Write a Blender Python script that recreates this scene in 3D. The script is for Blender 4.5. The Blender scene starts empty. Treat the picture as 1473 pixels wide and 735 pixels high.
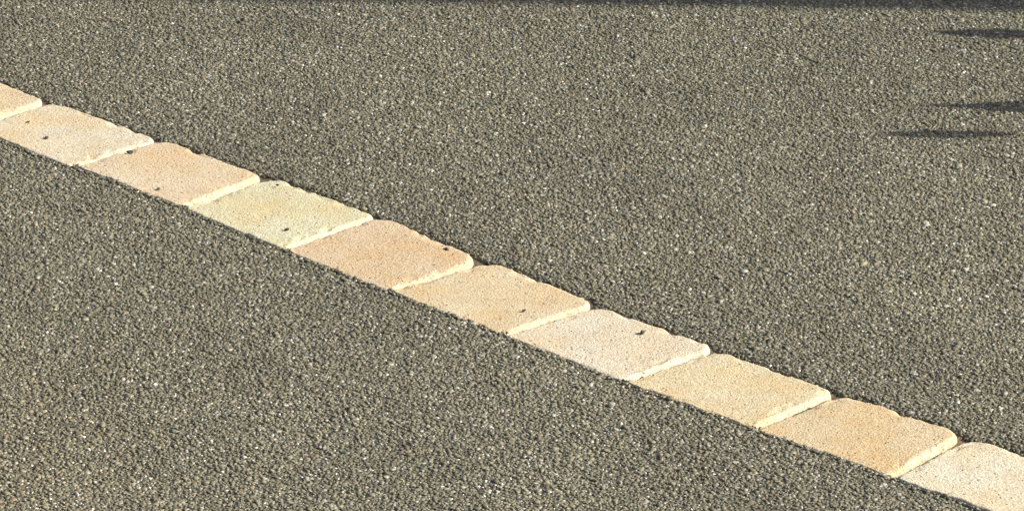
import bpy, bmesh, math, random
import numpy as np
from mathutils import Vector, noise

S = bpy.context.scene
R = math.radians

# ------------------------------------------------------------------ camera
cam = bpy.data.cameras.new('camera')
cam.sensor_width = 36.0
cam.lens = 36.0 * 7000.0 / 1473.0
cam.clip_start = 0.05
cam.clip_end = 1000.0
camo = bpy.data.objects.new('camera', cam)
S.collection.objects.link(camo)
camo.location = (0, 0, 2.11317)
camo.rotation_euler = (R(90 - 22.5923), 0, 0)
S.camera = camo

# ------------------------------------------------------------------ sky and sun
SUN_EL = R(30)
SUN_SLOPE = -0.04                       # the sun stands to the right, a touch towards the camera
sd = Vector((1, SUN_SLOPE, 0)).normalized() * math.cos(SUN_EL)
sd.z = math.sin(SUN_EL)
W = bpy.data.worlds.new('World')
S.world = W
W.use_nodes = True
wn = W.node_tree
sky = wn.nodes.new('ShaderNodeTexSky')
sky.sky_type = 'NISHITA'
sky.sun_disc = False
sky.sun_elevation = SUN_EL
sky.dust_density = 5.0                  # hazy, milky sky
sky.air_density = 0.8
sky.sun_rotation = math.atan2(sd.x, sd.y)
bg = wn.nodes['Background']
bg.inputs['Strength'].default_value = 0.10
wn.links.new(sky.outputs[0], bg.inputs['Color'])
sun = bpy.data.lights.new('sun', 'SUN')
sun.energy = 4.6
sun.angle = R(0.53)
sun.color = (1.0, 0.95, 0.81)
suno = bpy.data.objects.new('sun', sun)
S.collection.objects.link(suno)
suno.location = (3, 4, 3)
suno.rotation_euler = sd.to_track_quat('Z', 'Y').to_euler()
S.view_settings.view_transform = 'Standard'
S.view_settings.look = 'None'
S.view_settings.exposure = 0.56
S.view_settings.gamma = 1.0
S.view_settings.use_curve_mapping = False

rng = np.random.default_rng(7)
random.seed(7)


# ------------------------------------------------------------------ helpers
def link(name, me, parent=None, mat=None):
    o = bpy.data.objects.new(name, me)
    S.collection.objects.link(o)
    if parent:
        o.parent = parent
    if mat:
        me.materials.append(mat)
    return o


def mesh(name, v, f):
    me = bpy.data.meshes.new(name)
    me.from_pydata([tuple(map(float, p)) for p in v], [], f)
    me.update()
    return me


def tag(o, label=None, cat=None, group=None, kind=None):
    if label: o['label'] = label
    if cat: o['category'] = cat
    if group: o['group'] = group
    if kind: o['kind'] = kind
    return o


class NT:
    """small node-building helper"""
    def __init__(self, name):
        self.m = bpy.data.materials.new(name)
        self.m.use_nodes = True
        self.t = self.m.node_tree
        self.b = self.t.nodes['Principled BSDF']

    def n(self, kind, **kw):
        nd = self.t.nodes.new('ShaderNode' + kind)
        for k, v in kw.items():
            if k in nd.inputs.keys():
                self.set(nd.inputs[k], v)
            else:
                setattr(nd, k, v)
        return nd

    def set(self, sock, v):
        if hasattr(v, 'is_output') or isinstance(v, bpy.types.NodeSocket):
            self.t.links.new(v, sock)
        else:
            sock.default_value = v

    def mix(self, a, b, fac, blend='MIX'):
        nd = self.t.nodes.new('ShaderNodeMix')
        nd.data_type = 'RGBA'
        nd.blend_type = blend
        self.set(nd.inputs[0], fac); self.set(nd.inputs[6], a); self.set(nd.inputs[7], b)
        return nd.outputs[2]

    def math(self, op, a, b=0.0, c=0.0):
        nd = self.t.nodes.new('ShaderNodeMath')
        nd.operation = op
        self.set(nd.inputs[0], a); self.set(nd.inputs[1], b); self.set(nd.inputs[2], c)
        return nd.outputs[0]

    def ramp(self, fac, stops):
        nd = self.t.nodes.new('ShaderNodeValToRGB')
        e = nd.color_ramp.elements
        while len(e) < len(stops):
            e.new(0.5)
        for el, (p, c) in zip(e, stops):
            el.position = p
            el.color = c if len(c) == 4 else (*c, 1)
        self.set(nd.inputs[0], fac)
        return nd.outputs[0]

    def noise(self, vec, scale, detail=3.0, rough=0.55, out=0):
        nd = self.n('TexNoise', Scale=scale, Detail=detail, Roughness=rough)
        self.t.links.new(vec, nd.inputs['Vector'])
        return nd.outputs[out]

    def bump(self, h, strength, dist, normal=None):
        nd = self.n('Bump', Strength=strength, Distance=dist, Height=h)
        if normal:
            self.t.links.new(normal, nd.inputs['Normal'])
        return nd.outputs[0]


def g(v):
    return (v, v, v, 1)


# ------------------------------------------------------------------ materials
def mat_bitumen():
    k = NT('bitumen_mastic')
    pos = k.n('NewGeometry').outputs['Position']
    vor = k.n('TexVoronoi', Scale=210.0)
    k.t.links.new(pos, vor.inputs['Vector'])
    edge = k.ramp(vor.outputs['Distance'], [(0.0, g(1)), (0.55, g(0.55)), (0.9, g(0.0))])
    cell = k.ramp(k.n('SeparateColor', Color=vor.outputs['Color']).outputs[0],
                  [(0.0, (0.11, 0.103, 0.075)), (0.7, (0.178, 0.166, 0.12)), (0.95, (0.26, 0.245, 0.19)), (1.0, (0.6, 0.58, 0.52))])
    big = k.noise(pos, 3.0, 3)
    cell = k.mix(cell, (0.13, 0.105, 0.075, 1), k.ramp(big, [(0.45, g(0)), (0.8, g(0.4))]))
    col = k.mix((0.062, 0.055, 0.042, 1), cell, edge)
    k.set(k.b.inputs['Base Color'], col)
    k.b.inputs['Roughness'].default_value = 0.75
    fine = k.noise(pos, 900, 2)
    h = k.math('ADD', edge, k.math('MULTIPLY', fine, 0.3))
    k.set(k.b.inputs['Normal'], k.bump(h, 0.9, 0.002))
    return k.m


def mat_grain():
    k = NT('road_stone')
    at = k.n('Attribute', attribute_type='INSTANCER', attribute_name='tone')
    gl = k.n('Attribute', attribute_type='INSTANCER', attribute_name='gloss')
    pos = k.n('NewGeometry').outputs['Position']
    sp = k.noise(pos, 1100, 2, 0.7)
    v = k.ramp(sp, [(0.3, g(0.72)), (0.5, g(1.0)), (0.72, g(1.22))])
    col = k.mix(at.outputs['Color'], v, 1.0, 'MULTIPLY')
    k.set(k.b.inputs['Base Color'], col)
    k.set(k.b.inputs['Roughness'], gl.outputs['Fac'])
    k.b.inputs['Specular IOR Level'].default_value = 0.5
    k.set(k.b.inputs['Normal'], k.bump(sp, 0.35, 0.0006))
    return k.m


def mat_paver():
    """cream shell-limestone coloured concrete; the object colour carries each stone's tint"""
    k = NT('cream_concrete')
    pos = k.n('NewGeometry').outputs['Position']
    info = k.n('ObjectInfo')
    tint = info.outputs['Color']
    rnd = info.outputs['Random']
    off = k.n('VectorMath', operation='ADD')
    k.t.links.new(pos, off.inputs[0])
    cmb = k.n('CombineXYZ', X=k.math('MULTIPLY', rnd, 37.0), Y=k.math('MULTIPLY', rnd, 91.0))
    k.t.links.new(cmb.outputs[0], off.inputs[1])
    p = off.outputs[0]
    big = k.noise(p, 13, 4, 0.6)
    warm = k.mix(tint, (1.02, 0.92, 0.79, 1), 1.0, 'MULTIPLY')
    pale = k.mix(tint, (1.02, 1.06, 1.14, 1), 1.0, 'MULTIPLY')
    c = k.mix(pale, tint, k.ramp(big, [(0.36, g(0)), (0.50, g(1))]))
    c = k.mix(c, warm, k.ramp(big, [(0.50, g(0)), (0.68, g(0.9))]))
    c = k.mix(c, k.ramp(k.noise(p, 42, 3, 0.6), [(0.32, (0.94, 0.93, 0.91)), (0.5, g(1)), (0.68, (1.03, 1.03, 1.04))]), 1.0, 'MULTIPLY')
    # sand grains in the surface
    sand = k.noise(p, 420, 3, 0.75)
    c = k.mix(c, k.ramp(sand, [(0.30, g(0.60)), (0.42, g(0.93)), (0.53, g(1.0)), (0.66, g(1.14))]), 1.0, 'MULTIPLY')
    mid = k.noise(p, 210, 2, 0.6)
    c = k.mix(c, k.ramp(mid, [(0.30, g(0.80)), (0.43, g(1.0)), (0.62, g(1.0)), (0.72, g(1.12))]), 1.0, 'MULTIPLY')
    # dark pores
    vor = k.n('TexVoronoi', Scale=120.0)
    vor.inputs['Randomness'].default_value = 1.0
    k.t.links.new(p, vor.inputs['Vector'])
    keep = k.math('GREATER_THAN', k.n('SeparateColor', Color=vor.outputs['Color']).outputs[1], 0.45)
    pore = k.math('MULTIPLY', k.ramp(vor.outputs['Distance'], [(0.08, g(1)), (0.20, g(0))]), keep)
    c = k.mix(c, (0.20, 0.145, 0.09, 1), k.math('MULTIPLY', pore, 0.8))
    # clusters of bigger pits
    v2 = k.n('TexVoronoi', Scale=52.0)
    k.t.links.new(p, v2.inputs['Vector'])
    keep2 = k.math('GREATER_THAN', k.n('SeparateColor', Color=v2.outputs['Color']).outputs[0], 0.80)
    clus = k.ramp(k.noise(p, 19, 2), [(0.47, g(0)), (0.60, g(1))])
    wob = k.math('ADD', v2.outputs['Distance'], k.math('MULTIPLY', k.math('SUBTRACT', sand, 0.5), 0.22))
    pit = k.math('MULTIPLY', k.math('MULTIPLY', k.ramp(wob, [(0.07, g(1)), (0.15, g(0))]), keep2), clus)
    c = k.mix(c, (0.26, 0.19, 0.12, 1), k.math('MULTIPLY', pit, 0.75))
    # worn arrises show the paler paste, broken up by the grain
    wear = k.n('Attribute', attribute_name='wear').outputs['Fac']
    wear = k.math('MULTIPLY', wear, k.ramp(mid, [(0.38, g(0.0)), (0.60, g(0.45))]))
    c = k.mix(c, (0.72, 0.66, 0.53, 1), wear)
    k.set(k.b.inputs['Base Color'], c)
    k.b.inputs['Roughness'].default_value = 0.85
    k.b.inputs['Specular IOR Level'].default_value = 0.25
    h = k.math('SUBTRACT', k.math('SUBTRACT', sand, k.math('MULTIPLY', pore, 0.9)), k.math('MULTIPLY', pit, 1.2))
    n1 = k.bump(h, 0.65, 0.0015)
    n2 = k.bump(mid, 0.35, 0.0020, n1)
    k.set(k.b.inputs['Normal'], n2)
    return k.m


def mat_noise(name, c1, c2, scale, rough=0.85, bump=0.5, dist=0.002, detail=4):
    k = NT(name)
    pos = k.n('NewGeometry').outputs['Position']
    nz = k.noise(pos, scale, detail, 0.65)
    k.set(k.b.inputs['Base Color'], k.ramp(nz, [(0.3, c1), (0.7, c2)]))
    k.b.inputs['Roughness'].default_value = rough
    k.set(k.b.inputs['Normal'], k.bump(nz, bump, dist))
    return k.m


M_BIT = mat_bitumen()
M_GRAIN = mat_grain()
M_PAVER = mat_paver()
M_DIRT = mat_noise('joint_dirt', (0.05, 0.037, 0.022), (0.22, 0.165, 0.10), 260, 0.95, 0.9, 0.003)
M_CRUMB = mat_noise('dark_crumb', (0.025, 0.022, 0.018), (0.07, 0.06, 0.048), 500, 0.8)
M_QUARTZ = mat_noise('white_quartz', (0.6, 0.58, 0.53), (0.8, 0.78, 0.74), 300, 0.4)
M_RENDER = mat_noise('grey_wall_render', (0.42, 0.39, 0.34), (0.52, 0.49, 0.44), 60, 0.9, 0.5, 0.004)
M_COPING = mat_noise('coping_concrete', (0.30, 0.28, 0.25), (0.38, 0.36, 0.32), 45, 0.9, 0.5, 0.003)
M_TERRA = mat_noise('terracotta', (0.36, 0.14, 0.07), (0.44, 0.19, 0.10), 35, 0.85, 0.3, 0.002)
M_SOIL = mat_noise('potting_soil', (0.02, 0.014, 0.009), (0.06, 0.042, 0.028), 120, 0.95, 1.0, 0.008)
M_LEAF = mat_noise('sword_leaf', (0.045, 0.09, 0.03), (0.08, 0.13, 0.05), 30, 0.5, 0.2, 0.001)

# ------------------------------------------------------------------ the row of stones: plan outlines in metres
ROW = [  # near-left, near-right, far-right, far-left corner of every stone
    [(-0.7870, 5.6083), (-0.6560, 5.4733), (-0.5670, 5.5640), (-0.6960, 5.6970)],
    [(-0.6500, 5.4697), (-0.5200, 5.3417), (-0.4210, 5.4330), (-0.5600, 5.5620)],
    [(-0.5164, 5.3439), (-0.3817, 5.2178), (-0.2905, 5.3150), (-0.4180, 5.4330)],
    [(-0.3790, 5.2145), (-0.2604, 5.0904), (-0.1546, 5.1919), (-0.2800, 5.3181)],
    [(-0.2584, 5.0884), (-0.1395, 4.9697), (-0.0290, 5.0588), (-0.1514, 5.1921)],
    [(-0.1374, 4.9704), (-0.0117, 4.8477), (0.0940, 4.9370), (-0.0219, 5.0573)],
    [(-0.0083, 4.8450), (0.1166, 4.7230), (0.2212, 4.8160), (0.0939, 4.9327)],
    [(0.1190, 4.7210), (0.2502, 4.6044), (0.3435, 4.6990), (0.2223, 4.8115)],
    [(0.2531, 4.6022), (0.3851, 4.4856), (0.4700, 4.5900), (0.3491, 4.6990)],
    [(0.3870, 4.4827), (0.5237, 4.3668), (0.6182, 4.4660), (0.4745, 4.5870)],
]
# the row goes on past both ends of the picture
step = np.array([0.1305, -0.1245])
for i in range(5):
    ROW.insert(0, [tuple(np.array(c) - step * 1.04) for c in ROW[0]])
    ROW.append([tuple(np.array(c) + step * 1.02) for c in ROW[-1]])
TINT = [(0.62, 0.49, 0.32), (0.61, 0.44, 0.26), (0.60, 0.45, 0.28), (0.63, 0.49, 0.33), (0.60, 0.43, 0.26),
        (0.64, 0.47, 0.28), (0.65, 0.52, 0.35), (0.640, 0.470, 0.290), (0.62, 0.53, 0.320), (0.612, 0.428, 0.250),
        (0.62, 0.46, 0.27), (0.645, 0.52, 0.365), (0.62, 0.48, 0.28), (0.61, 0.445, 0.25), (0.66, 0.55, 0.385),
        (0.62, 0.47, 0.29), (0.60, 0.43, 0.25), (0.64, 0.52, 0.36), (0.61, 0.45, 0.27), (0.63, 0.50, 0.33)]
#        near-left, near-right, far-right, far-left corner radius (m)
TINT = [tuple(0.875 * v * k_ + 0.14 * (0.44 * a + 0.48 * b + 0.08 * c_) * w_ for v, k_, w_ in zip((a, b, c_), (0.89, 0.945, 0.985), (0.97, 0.95, 0.88))) for a, b, c_ in TINT]
RAD = [(.010, .010, .016, .022)] * 20
RAD = [list(r) for r in RAD]
RAD[6] = [.012, .012, .016, .030]
RAD[7] = [.012, .012, .014, .024]
RAD[8] = [.012, .010, .014, .026]
RAD[9] = [.010, .012, .036, .026]
RAD[10] = [.010, .012, .018, .028]
RAD[11] = [.010, .012, .016, .024]
RAD[12] = [.010, .012, .014, .026]
RAD[13] = [.010, .014, .020, .030]
RAD[14] = [.012, .012, .020, .030]
TOP = 0.0035          # stone tops stand this far above the asphalt


def outline(q, rad, seed, per=26):
    """rounded quadrilateral with slightly wandering, nibbled edges"""
    pts = []
    q = [np.array(c) for c in q]
    for i in range(4):
        a, b, c = q[i - 1], q[i], q[(i + 1) % 4]
        u = (a - b) / np.linalg.norm(a - b)
        v = (c - b) / np.linalg.norm(c - b)
        r = rad[i]
        p0, p1 = b + u * r, b + v * r
        for t in np.linspace(0, 1, 9):
            pts.append((1 - t) ** 2 * p0 + 2 * t * (1 - t) * b + t * t * p1)
        nb = q[(i + 1) % 4]
        e0, e1 = p1, nb - v * rad[(i + 1) % 4]
        for t in np.linspace(0, 1, per + 2)[1:-1]:
            pts.append(e0 * (1 - t) + e1 * t)
    pts = np.array(pts)
    c = pts.mean(0)
    out = []
    for p in pts:
        d = (p - c) / np.linalg.norm(p - c)
        w = 0.0018 * noise.noise(Vector((p[0] * 22, p[1] * 22, seed))) \
            + 0.0017 * noise.noise(Vector((p[0] * 75, p[1] * 75, seed + 5.0))) \
            + 0.0007 * noise.noise(Vector((p[0] * 210, p[1] * 210, seed + 9.0)))
        out.append(p + d * (w - 0.0006))
    return np.array(out)


OUT = [outline(q, r, 3.1 * i + 1.7) for i, (q, r) in enumerate(zip(ROW, RAD))]
ALLP = np.vstack([np.vstack([(o * (1 - t) + np.roll(o, -1, 0) * t) for t in (0, 0.34, 0.67)]) for o in OUT])


def inside_any(P):
    """which of the points P lie in a stone's outline"""
    res = np.zeros(len(P), bool)
    for o in OUT:
        lo, hi = o.min(0) - 1e-3, o.max(0) + 1e-3
        idx = np.where((P[:, 0] > lo[0]) & (P[:, 0] < hi[0]) & (P[:, 1] > lo[1]) & (P[:, 1] < hi[1]))[0]
        if not len(idx):
            continue
        x, y = P[idx, 0], P[idx, 1]
        ins = np.zeros(len(idx), bool)
        a, b = o, np.roll(o, -1, 0)
        for (x0, y0), (x1, y1) in zip(a, b):
            cr = ((y0 > y) != (y1 > y)) & (x < (x1 - x0) * (y - y0) / (y1 - y0 + 1e-12) + x0)
            ins ^= cr
        res[idx] |= ins
    return res


DIRX = np.array([0.7236, -0.6902])           # along the row
CROSS = np.array([0.6902, 0.7236])           # across it, away from the camera
MID = np.array([-0.131 + 0.045, 4.978 + 0.045])


def stone_dist(P):
    """signed distance to the stones (negative inside), only exact near the row"""
    d = np.full(len(P), 0.2)
    s = (P - MID) @ CROSS
    near = np.where(np.abs(s) < 0.13)[0]
    for ch in np.array_split(near, max(1, len(near) // 1500)):
        if len(ch):
            dd = np.sqrt(((P[ch][:, None, :] - ALLP[None]) ** 2).sum(2)).min(1)
            d[ch] = np.minimum(dd, 0.2)
    d[inside_any(P)] *= -1
    return d, s


NEAR_L = np.array([r[0] for r in ROW] + [ROW[-1][1]])
FAR_L = np.array([r[3] for r in ROW] + [ROW[-1][2]])


def in_joint(P, a, b):
    """between the near and the far edge line of the row, a and b metres in from them"""
    u = (P - MID) @ DIRX
    w = (P - MID) @ CROSS
    nu_, nw = (NEAR_L - MID) @ DIRX, (NEAR_L - MID) @ CROSS
    fu_, fw = (FAR_L - MID) @ DIRX, (FAR_L - MID) @ CROSS
    return (u > nu_[0]) & (u < nu_[-1]) & (w > np.interp(u, nu_, nw) + a) & (w < np.interp(u, fu_, fw) - b)


# low, slow undulation of the rolled surface
def swell(P):
    x, y = P[:, 0], P[:, 1]
    return 0.0009 * (np.sin(x * 9.1 + 1.3 * y) * np.sin(y * 7.3 - 2.1 * x + 1) + 0.6 * np.sin(x * 21 + 2) * np.sin(y * 17 + x * 5))


NEAR_LEVEL = 0.0030     # the asphalt on the camera's side was rolled level with the stones


def level(s):
    return np.where(s < 0, NEAR_LEVEL, 0.0)


def edge_drop(d, s):
    """how far the asphalt falls away towards the stones: a real groove on the far side, little on the near side"""
    far = s > 0
    k = np.where(far, np.clip(1 - d / 0.013, 0, 1) ** 1.6 * 0.0075, np.clip(1 - d / 0.004, 0, 1) * 0.0006)
    return k


# ------------------------------------------------------------------ asphalt: the sheet
CX0, CX1, CY0, CY1 = -1.25, 1.35, 3.90, 6.60       # the part that carries real chippings
def axis(a, b, n, lo, hi):
    core = np.linspace(a, b, n)
    down = a - np.geomspace(0.02, a - lo, 22)
    up = b + np.geomspace(0.02, hi - b, 22)
    return np.concatenate([down[::-1], core, up])
gx = axis(CX0, CX1, 330, -220, 220)
gy = axis(CY0, CY1, 390, -220, 400)
GX, GY = np.meshgrid(gx, gy)
P = np.stack([GX.ravel(), GY.ravel()], 1)
core = (P[:, 0] >= CX0) & (P[:, 0] <= CX1) & (P[:, 1] >= CY0) & (P[:, 1] <= CY1)
z = np.full(len(P), -0.0012)
d, s = stone_dist(P[core])
zc = swell(P[core]) + level(s) * np.clip((0.6 + s) / 0.3, 0, 1) - 0.0014 - edge_drop(np.maximum(d, 0), s)
zc = np.where((d < -0.009) | in_joint(P[core], 0.008, 0.005), -0.016, zc)
z[core] = zc
nx, ny = len(gx), len(gy)
ii = np.arange(nx * ny).reshape(ny, nx)
F = np.stack([ii[:-1, :-1], ii[:-1, 1:], ii[1:, 1:], ii[1:, :-1]], -1).reshape(-1, 4)
me = bpy.data.meshes.new('asphalt_paving')
me.vertices.add(len(P)); me.vertices.foreach_set('co', np.column_stack([P, z]).ravel())
me.loops.add(F.size); me.loops.foreach_set('vertex_index', F.ravel())
me.polygons.add(len(F)); me.polygons.foreach_set('loop_start', np.arange(0, F.size, 4))
me.polygons.foreach_set('loop_total', np.full(len(F), 4))
me.update(calc_edges=True)
paving = tag(link('asphalt_paving', me, None, M_BIT), 'grey brown asphalt paving on both sides of the cream stone row', kind='structure')

# ------------------------------------------------------------------ asphalt: the chippings, every one a faceted pebble
def rock_hull(bm, n, flat, seed, size=1.0, worn=False):
    r = np.random.default_rng(seed)
    v = r.normal(size=(n, 3))
    v /= np.linalg.norm(v, axis=1)[:, None]
    v *= r.uniform(0.8, 1.12, (n, 1))
    if worn:
        v[:, 2] = np.minimum(v[:, 2], r.uniform(0.45, 0.7))
    v *= np.array([1.0, r.uniform(0.62, 0.95), flat]) * 0.5 * size
    vs = [bm.verts.new(p) for p in v]
    res = bmesh.ops.convex_hull(bm, input=vs)
    dead = [e for e in res['geom_interior'] if isinstance(e, bmesh.types.BMVert)]
    if dead:
        bmesh.ops.delete(bm, geom=dead, context='VERTS')
    fs = [f for f in bm.faces if f.is_valid and f.tag is False]
    for f in fs:
        f.tag = True
    return fs


NPROTO = 36
bm = bmesh.new()
pl = bm.faces.layers.int.new('proto_id')
for i in range(NPROTO):
    for f in rock_hull(bm, 17 + i % 6, 0.42 + 0.26 * ((i * 7) % 10) / 10, 100 + i, worn=i % 4 != 0):
        f[pl] = i
bm.normal_update()
pv, pf, pid = [], [], []
bm.verts.index_update()
for v in bm.verts: pv.append(v.co[:])
for f in bm.faces:
    pf.append([v.index for v in f.verts]); pid.append(f[pl])
bm.free()
npv = len(pv)

SP = 0.0039
hx = np.arange(CX0, CX1, SP)
hy = np.arange(CY0, CY1, SP * 0.866)
HX, HY = np.meshgrid(hx, hy)
HX = HX + (np.arange(len(hy)) % 2)[:, None] * SP * 0.5
Q = np.stack([HX.ravel(), HY.ravel()], 1)
Q += rng.uniform(-0.42, 0.42, Q.shape) * SP
d, s = stone_dist(Q)
size = np.clip(rng.lognormal(0, 0.36, len(Q)), 0.42, 2.1) * 0.0053
keepm = (d > np.where(s > 0, 0.0030, rng.uniform(-0.0065, -0.0015, len(Q))) + np.where(s > 0, 0.25, 0.30) * size) | ((d > 0.001) & (s > 0) & (rng.random(len(Q)) < 0.25))
keepm &= ~in_joint(Q, 0.0065, 0.0)
Q, d, s, size = Q[keepm], d[keepm], s[keepm], size[keepm]
n = len(Q)
zq = swell(Q) + level(s) * np.clip((0.6 + s) / 0.3, 0, 1) - edge_drop(np.maximum(d, 0), s) - 0.17 * size + rng.normal(0, 0.00038, n) - 0.0006
zq += np.where((s < 0) & (d < 0.004), 0.0013, 0.0)      # rolled up against the stones
rot = np.column_stack([rng.normal(0, 0.17, n), rng.normal(0, 0.17, n), rng.uniform(0, 6.283, n)])
scl = np.repeat(size[:, None], 3, 1)
scl[:, 2] *= rng.uniform(0.8, 1.15, n)
# the stone's own colours: grey, olive grey, brownish, quartz; extra pale and near white ones paint in sun glints
base = np.array([0.160, 0.149, 0.101])
tone = base * np.exp(rng.normal(0, 0.20, n))[:, None]
tone *= 1 + rng.normal(0, 1, n)[:, None] * np.array([0.045, 0.0, -0.05])
u = rng.random(n)
pale = u < 0.11
tone[pale] = np.array([0.30, 0.285, 0.245]) * rng.uniform(0.7, 1.3, pale.sum())[:, None]
wht = u < 0.040
tone[wht] = np.array([0.72, 0.70, 0.64]) * rng.uniform(0.75, 1.1, wht.sum())[:, None]
# slow patches: dusty brown towards the lower left, a bit darker along the far edge of the stones
x, y = Q[:, 0], Q[:, 1]
patch = 0.5 + 0.25 * (np.sin(3.1 * x + 2.2 * y + 0.4) + np.sin(5.3 * y - 4.1 * x + 2.0))
patch2 = np.array([noise.noise(Vector((a * 9.0, b * 5.5, 0.3))) + 0.6 * noise.noise(Vector((a * 26.0, b * 15.0, 7.3))) for a, b in Q])
tone *= (1 + 0.08 * (patch - 0.5) + 0.15 * patch2)[:, None]
dust = np.exp(-(((x + 0.50) / 0.14) ** 2 + ((y - 4.55) / 0.28) ** 2)) * 0.8
tone = tone * (1 + dust[:, None] * np.array([0.12, 0.06, 0.0]))
far_darken = np.exp(-np.maximum(d, 0) / 0.03) * (s > 0)  # darker tone that fades out away from the stones' far side
tone *= (1 - 0.22 * far_darken)[:, None]
size_w = 0.64
scl[wht] *= size_w
gloss = np.where(rng.random(n) < 0.22, rng.uniform(0.22, 0.4, n), rng.uniform(0.5, 0.85, n))

tot = npv + n
co = np.vstack([np.array(pv), np.column_stack([Q, zq])])
me = bpy.data.meshes.new('asphalt_chippings')
me.vertices.add(tot); me.vertices.foreach_set('co', co.ravel())
lf = [i for f in pf for i in f]
me.loops.add(len(lf)); me.loops.foreach_set('vertex_index', lf)
cnt = [len(f) for f in pf]
me.polygons.add(len(pf)); me.polygons.foreach_set('loop_start', np.concatenate([[0], np.cumsum(cnt)[:-1]]))
me.polygons.foreach_set('loop_total', cnt)
me.update(calc_edges=True)


def attr(name, typ, dom, data, key):
    a = me.attributes.new(name, typ, dom)
    a.data.foreach_set(key, np.ascontiguousarray(data).ravel())
pad = lambda a, w: np.vstack([np.zeros((npv, w)), a])
attr('proto_id', 'INT', 'FACE', np.array(pid, np.int32), 'value')
attr('is_point', 'BOOLEAN', 'POINT', np.concatenate([np.zeros(npv, bool), np.ones(n, bool)]), 'value')
attr('turn', 'FLOAT_VECTOR', 'POINT', pad(rot, 3).astype(np.float32), 'vector')
attr('grow', 'FLOAT_VECTOR', 'POINT', pad(scl, 3).astype(np.float32), 'vector')
attr('tone', 'FLOAT_COLOR', 'POINT', np.column_stack([pad(tone, 3), np.ones(tot)]).astype(np.float32), 'color')
attr('gloss', 'FLOAT', 'POINT', np.concatenate([np.zeros(npv), gloss]).astype(np.float32), 'value')
attr('pick', 'INT', 'POINT', np.concatenate([np.zeros(npv), rng.integers(0, NPROTO, n)]).astype(np.int32), 'value')
chip = link('asphalt_chippings', me, None, M_GRAIN)
tag(chip, 'grey brown stone chippings packed together in the asphalt surface', 'chippings', kind='stuff')

ng = bpy.data.node_groups.new('scatter_chippings', 'GeometryNodeTree')
ng.interface.new_socket('Geometry', in_out='INPUT', socket_type='NodeSocketGeometry')
ng.interface.new_socket('Geometry', in_out='OUTPUT', socket_type='NodeSocketGeometry')
def N(t): return ng.nodes.new(t)
def named(nm, typ):
    a = N('GeometryNodeInputNamedAttribute'); a.data_type = typ
    a.inputs['Name'].default_value = nm
    return a.outputs['Attribute']
gi, go = N('NodeGroupInput'), N('NodeGroupOutput')
sep = N('GeometryNodeSeparateGeometry'); sep.domain = 'POINT'
ng.links.new(gi.outputs[0], sep.inputs['Geometry'])
ng.links.new(named('is_point', 'BOOLEAN'), sep.inputs['Selection'])
spl = N('GeometryNodeSplitToInstances'); spl.domain = 'FACE'
ng.links.new(sep.outputs['Inverted'], spl.inputs[0])
ng.links.new(named('proto_id', 'INT'), spl.inputs['Group ID'])
iop = N('GeometryNodeInstanceOnPoints')
ng.links.new(sep.outputs['Selection'], iop.inputs['Points'])
ng.links.new(spl.outputs[0], iop.inputs['Instance'])
iop.inputs['Pick Instance'].default_value = True
ng.links.new(named('pick', 'INT'), iop.inputs['Instance Index'])
e2r = N('FunctionNodeEulerToRotation')
ng.links.new(named('turn', 'FLOAT_VECTOR'), e2r.inputs[0])
ng.links.new(e2r.outputs[0], iop.inputs['Rotation'])
ng.links.new(named('grow', 'FLOAT_VECTOR'), iop.inputs['Scale'])
ng.links.new(iop.outputs[0], go.inputs[0])
md = chip.modifiers.new('scatter', 'NODES')
md.node_group = ng


# ------------------------------------------------------------------ the stones
strip = bpy.data.objects.new('stone_edging', None)
S.collection.objects.link(strip)
strip.location = (float(MID[0]), float(MID[1]), 0)
tag(strip, 'row of cream and peach concrete stones running diagonally through the asphalt', 'edging')
INV = Vector((-MID[0], -MID[1], 0))

PLABEL = {
    5: 'pale peach stone cut off by the left edge of the picture',
    6: 'pale cream stone with two dark crumbs, second from the left edge',
    7: 'light peach stone with a dark crumb at its left corner',
    8: 'yellowish cream stone between two peach stones',
    9: 'darkest peach stone with a chipped far right corner',
    10: 'sandy peach stone right of the darkest peach stone',
    11: 'pale pinkish grey stone with one dark crumb near its far edge',
    12: 'plain yellow beige stone without any crumb',
    13: 'golden beige stone next to the whitish stone at the right edge',
    14: 'whitish pitted stone cut off by the right edge of the picture',
}


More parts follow.
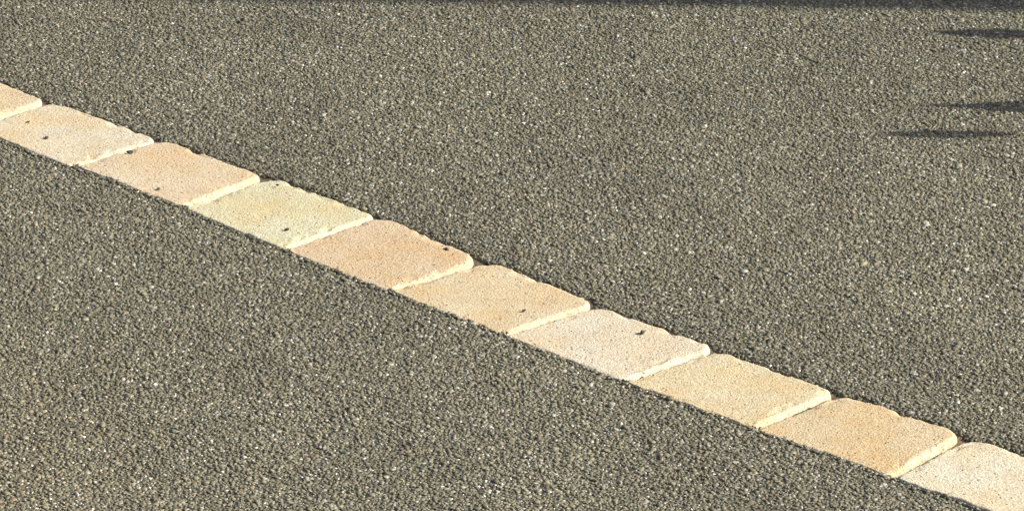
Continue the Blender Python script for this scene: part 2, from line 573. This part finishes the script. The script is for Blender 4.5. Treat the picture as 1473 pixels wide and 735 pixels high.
def make_stone(i):
    o = OUT[i]
    seed = 11.3 * i
    c = o.mean(0)
    m = len(o)
    rs = np.random.default_rng(50 + i)
    Rb = rs.uniform(0.0058, 0.0074)
    tilt = rs.normal(0, 0.004, 2)
    lift = rs.normal(0, 0.0005)
    rel = o - c
    L = np.linalg.norm(rel, axis=1)
    insets = [0, 0.0006, 0.0014, 0.0025, 0.0038, 0.0054, 0.0072, 0.0095, 0.0125, 0.0165, 0.0215, 0.0275, 0.034, 0.041, 0.049, 0.057]
    verts, faces, wr = [], [], []

    def push(x, y, z, w=0.0):
        verts.append((x, y, z)); wr.append(w)

    # skirt
    for zz, k in ((-0.055, 0.0), (-0.022, 0.0)):
        for j in range(m):
            push(o[j, 0], o[j, 1], zz)
    for ins in insets:
        for j in range(m):
            # the near side ends sharper and lower, the ends are nibbled
            t = max(0.0, 1 - ins / L[j])
            x, y = c + rel[j] * t
            side = float(rel[j] @ CROSS)
            nearf = min(1.0, max(0.0, (-side - 0.050) / 0.012))
            R_ = Rb * (1 - 0.55 * nearf) * (1 + 0.35 * noise.noise(Vector((o[j, 0] * 30, o[j, 1] * 30, seed + 4))))
            e = min(1.0, ins / R_)
            drop = R_ * (1 - math.sqrt(max(0.0, 1 - (1 - e) ** 2)))
            q = Vector((x, y, seed))
            rough = 0.1 + 0.9 * max(0.0, 1 - ins / 0.011)
            zz = TOP + lift + tilt[0] * (x - c[0]) + tilt[1] * (y - c[1]) - drop
            zz += 0.0005 * noise.noise(q * 18) + (0.0014 * noise.noise(q * 110) + 0.0014 * noise.noise(q * 290)) * rough
            if 0 < ins < 0.010:                     # chips along the arris
                cn = noise.noise(Vector((x * 60, y * 60, seed + 20)))
                zz -= min(0.0028, max(0.0, cn - 0.12) * 0.006) * (1 - nearf)
            push(x, y, zz, max(0.0, 1 - ins / (R_ * (1.1 + 0.7 * noise.noise(Vector((x * 140, y * 140, seed)))))) ** 0.6)
    rings = 2 + len(insets)
    for r_ in range(rings - 1):
        for j in range(m):
            j2 = (j + 1) % m
            faces.append((r_ * m + j, r_ * m + j2, (r_ + 1) * m + j2, (r_ + 1) * m + j))
    # inner rings to the middle
    base_t = np.maximum(0.0, 1 - insets[-1] / L)
    last = (rings - 1) * m
    for f in (0.72, 0.45, 0.2):
        st = len(verts)
        for j in range(m):
            x, y = c + rel[j] * base_t[j] * f
            q = Vector((x, y, seed))
            push(x, y, TOP + lift + tilt[0] * (x - c[0]) + tilt[1] * (y - c[1]) + 0.0005 * noise.noise(q * 18) + 0.00009 * noise.noise(q * 95))
        for j in range(m):
            j2 = (j + 1) % m
            faces.append((last + j, last + j2, st + j2, st + j))
        last = st
    ci = len(verts)
    push(c[0], c[1], TOP + lift + 0.0005 * noise.noise(Vector((c[0], c[1], seed)) * 18))
    for j in range(m):
        faces.append((last + j, last + (j + 1) % m, ci))
    me = mesh('paving_stone', [Vector(v) + INV for v in verts], faces)
    me.attributes.new('wear', 'FLOAT', 'POINT').data.foreach_set('value', np.array(wr, np.float32))
    me.polygons.foreach_set('use_smooth', [True] * len(me.polygons))
    ob = link('paving_stone', me, strip, M_PAVER)
    ob.color = (*TINT[i], 1)
    if i in PLABEL:
        ob['label'] = PLABEL[i]
    return ob


STONES = [make_stone(i) for i in range(len(ROW))]

# dirt and sand in the joints, lower than the stones
a0 = np.array(ROW[0][0]); a1 = np.array(ROW[-1][1]); b0 = np.array(ROW[0][3]); b1 = np.array(ROW[-1][2])
nu, nv = 420, 34
vv, ff = [], []
far_line = [np.array(r[3]) for r in ROW] + [np.array(ROW[-1][2])]
near_line = [np.array(r[0]) for r in ROW] + [np.array(ROW[-1][1])]
for iu in range(nu):
    t = iu / (nu - 1) * len(ROW)
    k0 = min(int(t), len(ROW) - 1); ft = t - k0
    pn = near_line[k0] * (1 - ft) + near_line[k0 + 1] * ft - CROSS * 0.002
    pf_ = far_line[k0] * (1 - ft) + far_line[k0 + 1] * ft + CROSS * 0.007
    for iv in range(nv):
        p = pn + (pf_ - pn) * iv / (nv - 1)
        q = Vector((p[0], p[1], 3.0))
        vv.append((p[0], p[1], -0.0042 + 0.0016 * noise.noise(q * 90) + 0.0012 * noise.noise(q * 240)))
for iu in range(nu - 1):
    for iv in range(nv - 1):
        k = iu * nv + iv
        ff.append((k, k + nv, k + nv + 1, k + 1))
dirt = link('joint_dirt', mesh('joint_dirt', vv, ff), None, M_DIRT)
tag(dirt, 'brown dirt and sand lying in the gaps between the cream stones', 'dirt', kind='stuff')

# ------------------------------------------------------------------ crumbs lying on the stones
def crumb(name, x, y, zc, size, seed, mat, label, cat, group=None, stretch=1.0):
    bm = bmesh.new()
    rock_hull(bm, 18, 0.62, seed, size)
    me = bpy.data.meshes.new(name)
    bmesh.ops.scale(bm, vec=(stretch, 1, 1), verts=bm.verts)
    bm.to_mesh(me); bm.free()
    lo = min(v.co.z for v in me.vertices)
    o = link(name, me, None, mat)
    o.location = (x, y, zc - lo - 0.0004)
    o.rotation_euler = (0, 0, seed * 1.3)
    tag(o, label, cat, group)
    return o


G = 'dark asphalt crumbs lying on the stones'
for k, (x, y, sz, lab) in enumerate([
    (-0.5846, 5.4853, 0.0050, 'smaller dark crumb nearer the left edge, on the pale cream stone'),
    (-0.5574, 5.4343, 0.0068, 'larger dark crumb on the pale cream stone by the left edge'),
    (-0.4539, 5.3841, 0.0080, 'dark crumb at the left corner of the light peach stone'),
    (-0.4122, 5.2686, 0.0056, 'dark crumb near the lower edge of the light peach stone'),
    (-0.2742, 5.2817, 0.0045, 'tiny dark crumb at the far edge of the yellowish cream stone'),
    (-0.2570, 5.1447, 0.0058, 'dark crumb near the lower right end of the yellowish cream stone'),
    (-0.0735, 5.0860, 0.0072, 'dark crumb near the chipped far corner of the darkest peach stone'),
    (0.0134, 4.9113, 0.0050, 'dark crumb near the lower right end of the sandy peach stone'),
    (0.1417, 4.8500, 0.0074, 'dark crumb on the pale pinkish grey stone in the middle right'),
]):
    crumb('asphalt_crumb', x, y, TOP, sz, 300 + k, M_CRUMB, lab, 'crumb', G, 1.25)
for k, (x, y, sz, lab) in enumerate([
    (0.0130, 4.8650, 0.0075, 'dark crumb stuck low in the gap right of the sandy peach stone'),
    (0.0500, 4.8960, 0.0070, 'dark crumb stuck midway in the gap right of the sandy peach stone'),
    (0.1390, 4.7440, 0.0080, 'dark crumb stuck in the gap right of the pale pinkish grey stone'),
]):
    crumb('asphalt_crumb', x, y, -0.0045, sz, 330 + k, M_CRUMB, lab, 'crumb', G, 1.3)
crumb('stone_chip', -0.3793, 4.7115, 0.0022, 0.0085, 350, M_QUARTZ, 'bright white stone chip on the asphalt in the lower left', 'stone chip', None, 1.1)

# ------------------------------------------------------------------ unseen shadow casters added right of the frame
def box(bm, x0, x1, y0, y1, z0, z1, bev=0.0):
    vs = [bm.verts.new((x, y, zz)) for zz in (z0, z1) for y in (y0, y1) for x in (x0, x1)]
    fs = []
    for q in ((0, 2, 3, 1), (4, 5, 7, 6), (0, 1, 5, 4), (2, 6, 7, 3), (0, 4, 6, 2), (1, 3, 7, 5)):
        fs.append(bm.faces.new([vs[i] for i in q]))
    if bev:
        es = {e for f in fs for e in f.edges}
        bmesh.ops.bevel(bm, geom=list(es), offset=bev, segments=2, affect='EDGES', profile=0.5)


def box_obj(name, parent, mat, *a, bev=0.0):
    bm = bmesh.new(); box(bm, *a, bev=bev)
    me = bpy.data.meshes.new(name); bm.to_mesh(me); bm.free()
    return link(name, me, parent, mat)


# unseen wall added for shade: its near edge draws the top shadow line
wx, shade_x, shade_y = 3.00, 0.6592, 5.8930
wy = shade_y + (wx - shade_x) * SUN_SLOPE + 0.004
wall = bpy.data.objects.new('shade_wall', None)
S.collection.objects.link(wall)
wall.location = (wx, wy, 0)
tag(wall, 'unseen rendered wall added to the right to shade the top edge', 'wall')
box_obj('wall_body', wall, M_RENDER, 0, 0.24, 0, 3.2, -0.02, 2.55, bev=0.006)
for k in range(4):
    box_obj('coping_stone', wall, M_COPING, -0.03, 0.27, k * 0.802 + 0.002, k * 0.802 + 0.796, 2.551, 2.605, bev=0.008)

# unseen planter and plants, invented to throw the shadow streaks at right
px, py0, py1 = 1.46, 5.22, 5.95
pot = bpy.data.objects.new('added_trough', None)
S.collection.objects.link(pot)
pot.location = (px, (py0 + py1) / 2, 0)
tag(pot, 'unseen terracotta trough added beyond the right edge to hold the shadow-casting plants', 'planter')
hl = (py1 - py0) / 2
for nm, a in (('side_panel', (-0.11, -0.09, -hl, hl, 0.002, 0.17)), ('side_panel', (0.09, 0.11, -hl, hl, 0.002, 0.17)),
              ('end_panel', (-0.089, 0.089, -hl, -hl + 0.02, 0.003, 0.169)), ('end_panel', (-0.089, 0.089, hl - 0.02, hl, 0.003, 0.169)),
              ('rim', (-0.125, -0.088, -hl - 0.01, hl + 0.01, 0.171, 0.192)), ('rim', (0.088, 0.125, -hl - 0.01, hl + 0.01, 0.171, 0.192))):
    box_obj(nm, pot, M_TERRA, *a, bev=0.004)
box_obj('soil', pot, M_SOIL, -0.089, 0.089, -hl + 0.021, hl - 0.021, 0.006, 0.15)


def blade(bx, by, tip, width, lean, belly=0.35, thin=1.0, yaw=0.0, n=40):
    """one sword leaf: a folded, tapering strip with thickness; its flat side faces the sun's path"""
    v, f = [], []
    for i in range(n + 1):
        t = i / n
        h = 0.13 + (tip - 0.13) * t
        w = width * (1 - max(0.0, (t - belly) / (1 - belly)) ** 1.8) * (thin + (1 - thin) * min(1.0, max(0.0, (t - 0.80) / 0.06)) if thin < 1 else 1.0)
        w *= 1 + 0.22 * noise.noise(Vector((h * 60, bx * 50, by * 31)))
        w = max(w, 0.0006) * 0.5
        cxp = bx + lean * t * t
        cyp = by + 0.01 * math.sin(2 * t) * lean
        for sx, sy in ((-0.0012, -1), (-0.0012, 1), (0.0012, 1), (0.0012, -1)):
            ox, oy = sx, sy * w
            v.append((cxp + ox * math.cos(yaw) - oy * math.sin(yaw), cyp + ox * math.sin(yaw) + oy * math.cos(yaw), h))
    for i in range(n):
        for j in range(4):
            a = i * 4 + j; b = i * 4 + (j + 1) % 4
            f.append((a, b, b + 4, a + 4))
    f.append((3, 2, 1, 0)); f.append((n * 4, n * 4 + 1, n * 4 + 2, n * 4 + 3))
    return v, f


TE = math.tan(SUN_EL) / math.sqrt(1 + SUN_SLOPE ** 2)
def plant(label, sx, sy, leaves):
    """sx, sy: where the longest leaf's shadow tip meets the ground"""
    bx = px + leaves[0][0]
    by = sy + (bx - sx) * SUN_SLOPE
    r = bpy.data.objects.new('shadow_plant', None)
    S.collection.objects.link(r)
    r.location = (bx, by, 0.13)
    tag(r, label, 'plant', 'added shadow-casting plants in the trough')
    for k, (dx, dy, dz, w, lean, belly, thin, yaw) in enumerate(leaves):
        lx = px + dx
        tip = (lx + lean - sx) * TE + dz
        v, f = blade(lx, by + dy, tip, w, lean, belly, thin, yaw)
        link('leaf', mesh('leaf', [(a - bx, b - by, c - 0.13) for a, b, c in v], f), r, M_LEAF)
    return r


plant('added sword leaved plant at the far end of the trough, shaped for its shadow', 0.520, 5.818,
      [(-0.02, 0, 0, 0.034, -0.02, 0.86, 1, 0), (0.02, 0.02, -0.09, 0.016, 0.02, 0.3, 1, 0.5), (0.0, -0.015, -0.13, 0.018, 0.03, 0.3, 1, -0.4),
       (-0.03, 0.012, -0.15, 0.016, -0.02, 0.3, 1, 0.2)])
plant('added sword leaved plant in the middle of the trough, shaped for its shadow', 0.490, 5.559,
      [(0.0, 0, 0, 0.020, -0.02, 0.86, 1, 0), (0.02, -0.004, -0.035, 0.038, 0.01, 0.93, 1, 0.1), (-0.02, 0.004, -0.12, 0.016, 0.02, 0.3, 1, -0.4),
       (0.03, 0.012, -0.16, 0.017, -0.03, 0.3, 1, 0.1)])
plant('added sword leaved plant at the near end of the trough, shaped for its shadow', 0.440, 5.465,
      [(0.01, 0, 0, 0.024, -0.03, 0.93, 0.12, 0), (-0.02, -0.035, -0.17, 0.016, 0.02, 0.3, 1, 0.3), (0.03, -0.06, -0.15, 0.017, 0.01, 0.3, 1, -0.2)])
